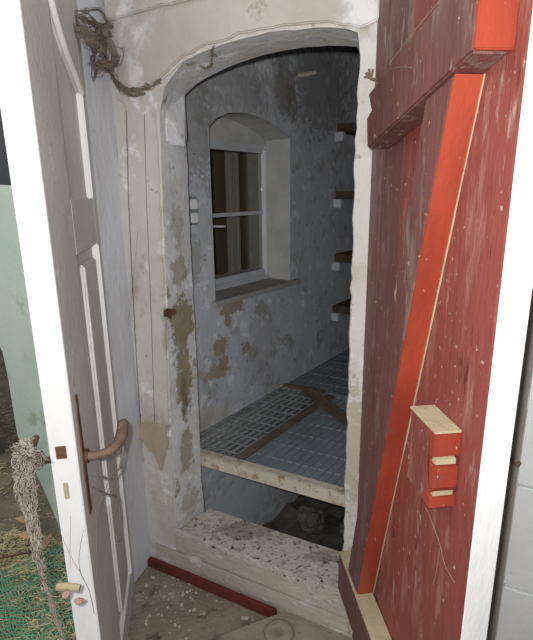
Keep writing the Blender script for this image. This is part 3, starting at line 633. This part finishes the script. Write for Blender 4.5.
# straw
bm = B()
for i in range(11000):
    if i < 8000: x = random.uniform(-1.6, -.66); y = random.uniform(1.2, 2.05)
    else: x = random.uniform(-2.6, -1.1); y = random.uniform(1.6, 3.6)
    rel = Vector((x, y, 0))-WL.o
    if rel.dot(WL.n) > -.06 and rel.dot(WL.d) > -.27: continue
    if abs((Vector((x, y, 0))-GP.o).dot(GP.n)) < .06: continue
    if (Vector((x, y, 0))-Vector((onz(0, 455, 0).x-.36, onz(0, 455, 0).y, 0))).length < .37: continue
    a = random.uniform(0, 6.28); L = random.uniform(.008, .04); w = random.uniform(.0008, .0024); t = random.uniform(-.35, .35)
    z = -.035+.05*noise.noise(Vector((x*2.3, y*2.3, 0)))+.02*noise.noise(Vector((x*9, y*9, 4)))+random.uniform(.003, .022)+(.035 if y < 1.85 and random.random() < .45 else 0)
    d = Vector((math.cos(a), math.sin(a), t)).normalized()*L/2; s_ = Vector((-math.sin(a), math.cos(a), 0))*w; c = Vector((x, y, z))
    up = Vector((0, 0, w))
    v = [bm.verts.new(c-d-s_), bm.verts.new(c+d-s_), bm.verts.new(c+d+s_), bm.verts.new(c-d+s_)]; v2 = bm.verts.new(c-d+up*1.5), bm.verts.new(c+d+up*1.5)
    bm.faces.new(v); bm.faces.new((v[0], v[1], v2[1], v2[0])); bm.faces.new((v[2], v[3], v2[0], v2[1]))
o = obj('straw', bm, 'straw'); tag(o, 'loose dry straw scattered over the ground outside', 'straw', kind='stuff')
# green netting: crumpled grid of cords
bm = B(); nx, ny = 34, 30; g_ = []
A_, B_, C_, D_ = onz(-60, 600, 0), onz(62, 548, 0), onz(110, 680, 0), onz(-40, 700, 0)
def npos(i, j):
    s_, t = i/nx, j/ny; p = A_*(1-s_)*(1-t)+B_*s_*(1-t)+C_*s_*t+D_*(1-s_)*t
    p = p+Vector((noise.noise(p*6)*.05, noise.noise(p*6+Vector((5, 0, 0)))*.05, 0)); p.z = .018+.030*noise.noise(Vector((p.x*7, p.y*7, 2)))+.018*noise.noise(Vector((p.x*22, p.y*22, 3))); return p
for j in range(ny+1): g_.append([npos(i, j) for i in range(nx+1)])
def rib(a, b_):
    d = (b_-a); s_ = Vector((-d.y, d.x, 0)).normalized()*.0015; u_ = Vector((0, 0, .002))
    v = [bm.verts.new(a-s_), bm.verts.new(b_-s_), bm.verts.new(b_+s_), bm.verts.new(a+s_)]; w_ = [bm.verts.new(q.co+u_) for q in v]
    bm.faces.new(v); bm.faces.new(w_)
for j in range(ny+1):
    for i in range(nx+1):
        if i < nx: rib(g_[j][i], g_[j][i+1])
        if j < ny: rib(g_[j][i], g_[j+1][i])
tag(obj('green_netting', bm, 'net'), 'crumpled green plastic netting on the ground at the lower left', 'netting')
# stick
bm = B(); tube(bm, smooth_path([onz(-10, 560, .03), onz(10, 556, .03), onz(25, 553, .035), onz(36, 551, .03)], 4), .005, 7)
tag(obj('dry_stick', bm, 'rust'), 'thin brown stick lying on the straw', 'stick')
for i, (x, y, lb) in enumerate(((22, 519, 'flat orange brown leaf on the straw beside the upper hanging web'), (24, 535, 'curled reddish leaf on the straw below the flat leaf'), (46, 542, 'narrow upright russet leaf against the hanging web'))):
    c = onz(x, y, .04); bm = B()
    for k, (dx, dy) in enumerate(((0, 0),)):
        P = [c+Vector((math.cos(t)*(.035 if i < 2 else .018), math.sin(t)*(.022 if i < 2 else .05), .012*math.sin(2*t))) for t in [j*math.pi/5 for j in range(10)]]
        solid(P, [q+Vector((0, 0, .003)) for q in P], bm)
    tag(obj('dead_leaf', bm, 'leaf'), lb, 'leaf', 'dead leaves on the straw')
# ------------------------------------------------------------------ FLOOR LITTER
bm = B()
for i in range(130):
    x = random.gauss(172, 24); y = random.gauss(592, 17)
    if random.random() < .3: x = random.uniform(145, 300); y = random.uniform(590, 660)
    if y < 566+.42*(x-152): y = 572+.42*(x-152)+random.uniform(0, 12)
    if x < 143: x = 143+random.uniform(0, 8)
    p = onz(x, y, .001); 
    r_ = random.choice((.0015, .002, .002, .003, .004, .006, .009)); a = random.uniform(0, 6)
    P = [p+Vector((math.cos(a+t)*r_*random.uniform(.6, 1.2), math.sin(a+t)*r_*random.uniform(.6, 1.2), 0)) for t in (0, 1.2, 2.4, 3.6, 5)]
    solid(P, [q+Vector((0, 0, .003+r_*.3*random.random())) for q in P], bm)
tag(obj('paint_flakes', bm, 'flake'), 'scattered white paint flakes on the floor at the foot of the step', 'debris', kind='stuff')
sl = [onz(x, y, .0) for x, y in ((222, 640), (258, 626), (285, 616), (318, 622), (370, 646), (400, 690), (215, 690))]
bm = solid(sl, [p+Vector((0, 0, .03)) for p in sl]); 
slab = obj('stone_slab', bm, 'stone', bevel=.008); tag(slab, 'tan stone slab lying on the floor against the step', 'slab')
bm = B(); c = onz(279, 634, .03); rg = []
for rad, z in ((.001, .0), (.052, .0), (.056, .006), (.054, .013), (.044, .018), (.020, .0195), (.017, .016), (.001, .0155)):
    rg.append([bm.verts.new(c+Vector((rad*math.cos(k*math.pi/14), rad*math.sin(k*math.pi/14), z))) for k in range(28)])
for i in range(len(rg)-1):
    for k in range(28): bm.faces.new((rg[i][k], rg[i][(k+1) % 28], rg[i+1][(k+1) % 28], rg[i+1][k]))
cap = obj('round_cap', bm, 'stone', smooth=True); tag(cap, 'round domed cap with small holes resting on the stone slab', 'cap')
bm = B()
for i, j in [(i, j) for i in range(-2, 3) for j in range(-2, 3) if i*i+j*j < 6]:
    tube(bm, [c+Vector((i*.006, j*.006, .0155)), c+Vector((i*.006, j*.006, .0175))], .0016, 6)
obj('perforation', bm, 'crack', cap)
# ------------------------------------------------------------------ COBWEBS
def strand(pts, r0, r1=None, seed=0, k=8):
    P = smooth_path(pts, k); n = len(P); r1 = r1 if r1 is not None else r0
    rad = []
    for i, q in enumerate(P):
        t = i/(n-1); rad.append(max(.0006, (r0+(r1-r0)*t)*(1+.7*noise.noise(Vector((i*.55, seed*3.1, 0))))))
        P[i] = q+Vector((noise.noise(q*28+Vector((seed, 0, 0))), noise.noise(q*28+Vector((0, seed, 9))), noise.noise(q*28+Vector((5, 5, seed)))))*(r0+r1)*.8
    return P, rad
def web(name, lines, m, label, n=3, dens=1.0):
    """each line is a bundle of many fine crossing threads following one path"""
    bm = B(); rnd = random.Random(len(lines)*13+len(label))
    for i, (pts, r0, r1) in enumerate(lines):
        base = smooth_path(pts, 7); nb = len(base)
        k = max(2, int(dens*(r0+r1)*3200)) if r0 > .0025 else 2
        if r0 <= .0025:
            P, rad = strand(pts, r0*.35, r1*.35, i+1); tube(bm, P, [q*.8 for q in rad], 4); continue
        for t in range(k):
            a = 0 if rnd.random() < .3 else rnd.randint(0, nb-4); b_ = min(nb-1, a+rnd.randint(4, nb)); ph = rnd.uniform(0, 90); sp_ = rnd.random()**.7
            P = []; rad = []
            for u_ in range(a, b_+1):
                f = u_/(nb-1); R_ = (r0+(r1-r0)*f)*1.25*(1+.5*noise.noise(Vector((u_*.4, i, 0))))*sp_
                v = Vector((noise.noise(Vector((u_*.33+ph, 0, ph))), noise.noise(Vector((u_*.33, ph, 3))), noise.noise(Vector((ph, u_*.33, 7)))))
                P.append(base[u_]+v*R_*2.2); rad.append(.00045+.0007*rnd.random()+.0006*(r0 > .006)*rnd.random())
            if len(P) > 2: tube(bm, P, rad, n)
    return tag(obj(name, bm, m, smooth=True), label, 'cobweb')
def wp(x, y, o=-.03): return WL.p(*WL.px(x, y, o), o)
web('cobweb', [([wp(104, 40), wp(107, 62), wp(116, 80), wp(130, 90, -.035), wp(146, 88, -.035), wp(160, 80, -.03)], .010, .006), ([wp(106, 62), wp(118, 86), wp(132, 95), wp(145, 93)], .008, .004), ([wp(146, 90), wp(158, 82), wp(170, 74), wp(180, 64), wp(190, 58)], .002, .0012)],
    'web_dark', 'thick brown cobweb sagging along the lower edge of the beige plaster')
web('cobweb', [([WD.p(.02, 2.0, .03), WD.p(-.03, 2.02, .10), wp(104, 28, -.06), wp(112, 26, -.04)], .016, .006), ([WD.p(.05, 2.10, .02), WD.p(.0, 2.04, .06), wp(103, 55, -.04), wp(106, 70, -.03)], .012, .008), ([WD.p(.03, 1.95, .03), wp(100, 60, -.05), wp(108, 72, -.03)], .006, .008),
                ([WD.p(.04, 2.14, .02), wp(100, 10, -.05), wp(108, 24, -.04)], .006, .004), ([WD.p(.10, 2.09, .01), WD.p(.04, 2.05, .04), wp(100, 30, -.06), wp(110, 34, -.03)], .016, .010), ([WD.p(.07, 2.12, .01), wp(98, 26, -.07), wp(108, 38, -.03)], .013, .010), ([WD.p(.03, 1.98, .03), wp(98, 40, -.06), wp(106, 48, -.04)], .008, .004)],
    'web_dark', 'clotted brown cobweb bridging the top of the white door and the wall')
web('cobweb', [([wp(132, 290, -.02), wp(127, 340, -.03), wp(122, 390, -.03), wp(126, 470, -.02), wp(129, 560, -.02)],   .0024, .0016), ([wp(138, 230, -.02), wp(131, 300, -.02), wp(124, 360, -.02)], .0012, .0008), ([wp(120, 330, -.02), wp(128, 440, -.02), wp(143, 500, -.02), wp(147, 556, -.02)], .0022, .0012),
                ([wp(124, 420, -.03), wp(133, 470, -.02), wp(141, 540, -.02)], .0015, .001)], 'web_dark', 'fine dusty cobweb threads hanging down the casing behind the lever')
hp = lambda a, z, o: WD.p(a, z, o)
x0 = WD.p(hs-.02, hz+.01, -DT-.075)
def at(x, y, Y):
    r_ = ray(x, y); t = Y/r_.y; return Vector((r_.x*t, r_.y*t, H+r_.z*t))
Yw = .80
web('cobweb', [([at(45, 458, .86), at(33, 452, Yw), at(22, 452, Yw), at(14, 464, Yw), at(16, 484, Yw), at(22, 505, Yw), at(28, 520, Yw), at(33, 545, Yw), at(40, 565, Yw), at(46, 588, Yw), at(52, 605, Yw), at(58, 622, Yw), at(64, 645, Yw)], .010, .004),
                ([at(40, 462, .85), at(28, 470, Yw), at(28, 500, Yw), at(36, 530, Yw), at(38, 560, Yw)], .010, .006), ([at(24, 445, Yw), at(18, 455, Yw), at(22, 475, Yw), at(26, 495, Yw)], .013, .006), ([at(34, 455, .82), at(26, 446, Yw), at(20, 440, Yw)], .008, .003),
                ([at(30, 465, Yw), at(34, 490, Yw), at(36, 520, Yw), at(42, 550, Yw)], .006, .005), ([at(20, 470, Yw), at(24, 500, Yw), at(34, 530, Yw)], .006, .004)],
    'web', 'grey rope of dusty cobweb hanging from the outer lever of the white door')
web('cobweb', [([WD.p(.60, .90, .02), WD.p(.56, .86, .05), WD.p(.50, .86, .07), WD.p(.47, .91, .08)], .003, .005), ([WD.p(.62, .88, .01), WD.p(.55, .80, .04), WD.p(.5, .76, .05), WD.p(.49, .68, .05), WD.p(.47, .58, .04)], .0035, .002), ([WD.p(.50, .86, .07), WD.p(.52, .78, .06), WD.p(.56, .70, .03)], .0025, .0015),
                ([WD.p(.66, .62, .006), WD.p(.64, .72, .012), WD.p(.60, .80, .02), WD.p(.55, .86, .05)], .002, .0025), ([WD.p(.47, .91, .08), WD.p(.46, .96, .085)], .004, .006)],
    'web', 'grey cobweb strands hanging below the lever on the inner face of the white door')
web('cobweb', [([E_.p(.03, .84, .006), E_.p(.02, .76, .010), E_.p(.012, .69, .008)], .0014, .001), ([E_.p(.055, .80, .008), E_.p(.035, .70, .012), E_.p(.050, .62, .010), E_.p(.055, .54, .006)], .0022, .003), ([E_.p(.0, .80, .006), E_.p(.02, .72, .010), E_.p(.035, .68, .012)], .0015, .002)],
    'web', 'thin cobweb crossing the lower bright edge of the white door')
ra = lambda x, y, o=.004: RD.p(*RD.px(x, y, o), o)
web('cobweb', [([ra(425, 507), ra(433, 525), ra(440, 545), ra(445, 565), ra(455, 583)], .0022, .0015), ([ra(433, 585), ra(437, 568), ra(440, 548)], .0015, .001)], 'web', 'grey cobweb wisp hanging below the red notched block')
web('cobweb', [([ra(388, 66, .074), ra(412, 34, .074), ra(440, 0, .074)], .0014, .0014), ([ra(390, 69, .074), ra(402, 67, .074), ra(412, 68, .074)], .001, .001)], 'web', 'pale dusty thread along the top of the dark red timber')
web('cobweb', [([wp(213, 46, -.024), wp(212, 58, .02), wp(211, 66, .06), wp(206, 68, .06), wp(200, 66, .05)], .004, .003)], 'web_dark', 'small brown cobweb tuft on the arch above the upper left reveal')
# cork and pink scrap in the webs by the edge
bm = B(); a = at(57, 587, .86); b_ = at(80, 588, .86); tube(bm, [a, (a+b_)/2+Vector((0, 0, .002)), b_], [.008, .009, .008], 10)
tag(obj('cork_plug', bm, 'cork', smooth=False, bevel=0), 'yellowish cork stub caught in the web by the white door edge', 'cork')
bm = B(); rock(bm, at(66, 595, .84), .008, seed=5)
tag(obj('pink_scrap', bm, 'pink'), 'tiny faded pink scrap hanging under the cork stub', 'scrap')
bm = B(); rock(bm, at(79, 601, .875), .009, (1.3, 1, .6), seed=8)
tag(obj('pink_scrap', bm, 'pink'), 'tiny pink scrap stuck on the white door edge', 'scrap')
# ------------------------------------------------------------------ LIGHT, CAMERA
sc = bpy.context.scene
w = bpy.data.worlds.new('World'); sc.world = w; w.use_nodes = True
bg = w.node_tree.nodes['Background']; bg.inputs[0].default_value = (.86, .92, 1.0, 1); bg.inputs[1].default_value = .54
def light(name, t, loc, e, size, color=(1, 1, 1)):
    l = bpy.data.lights.new(name, t); l.energy = e; l.color = color
    if t == 'POINT': l.shadow_soft_size = size
    o = bpy.data.objects.new(name, l); C.objects.link(o); o.location = loc; return o
light('camera_flash', 'POINT', (-.035, -.01, 1.64), 62, .012, (1.0, .975, .94))
dl = light('daylight_outside', 'AREA', (-2.3, .9, 3.0), 34, 0, (.95, 1.0, .96)); dl.data.shape = 'DISK'; dl.data.size = 1.6
dl.rotation_euler = (Vector((-1.3, 2.0, .2))-dl.location).to_track_quat('-Z', 'Y').to_euler()
cd = bpy.data.cameras.new('camera'); cam = bpy.data.objects.new('camera', cd); C.objects.link(cam)
cd.sensor_fit = 'VERTICAL'; cd.sensor_height = 24; cd.lens = 24*F/640; cd.clip_start = .02
# basis from ray(): image x-axis, y-axis
def raw(a, b_):
    c, s = math.cos(ROLL), math.sin(ROLL); a, b_ = a*c+b_*s, -a*s+b_*c
    cp, sp = math.cos(PITCH), math.sin(PITCH); return Vector((a, cp+b_*sp, -sp+b_*cp))
f0 = raw(0, 0); X = (raw(1, 0)-f0).normalized(); Y = (raw(0, 1)-f0).normalized(); Z = -f0.normalized()
from mathutils import Matrix
mw = Matrix(((X.x, Y.x, Z.x, 0), (X.y, Y.y, Z.y, 0), (X.z, Y.z, Z.z, H), (0, 0, 0, 1))); cam.matrix_world = mw
sc.camera = cam
sc.view_settings.view_transform = 'Standard'; sc.view_settings.look = 'None'; sc.view_settings.exposure = 0
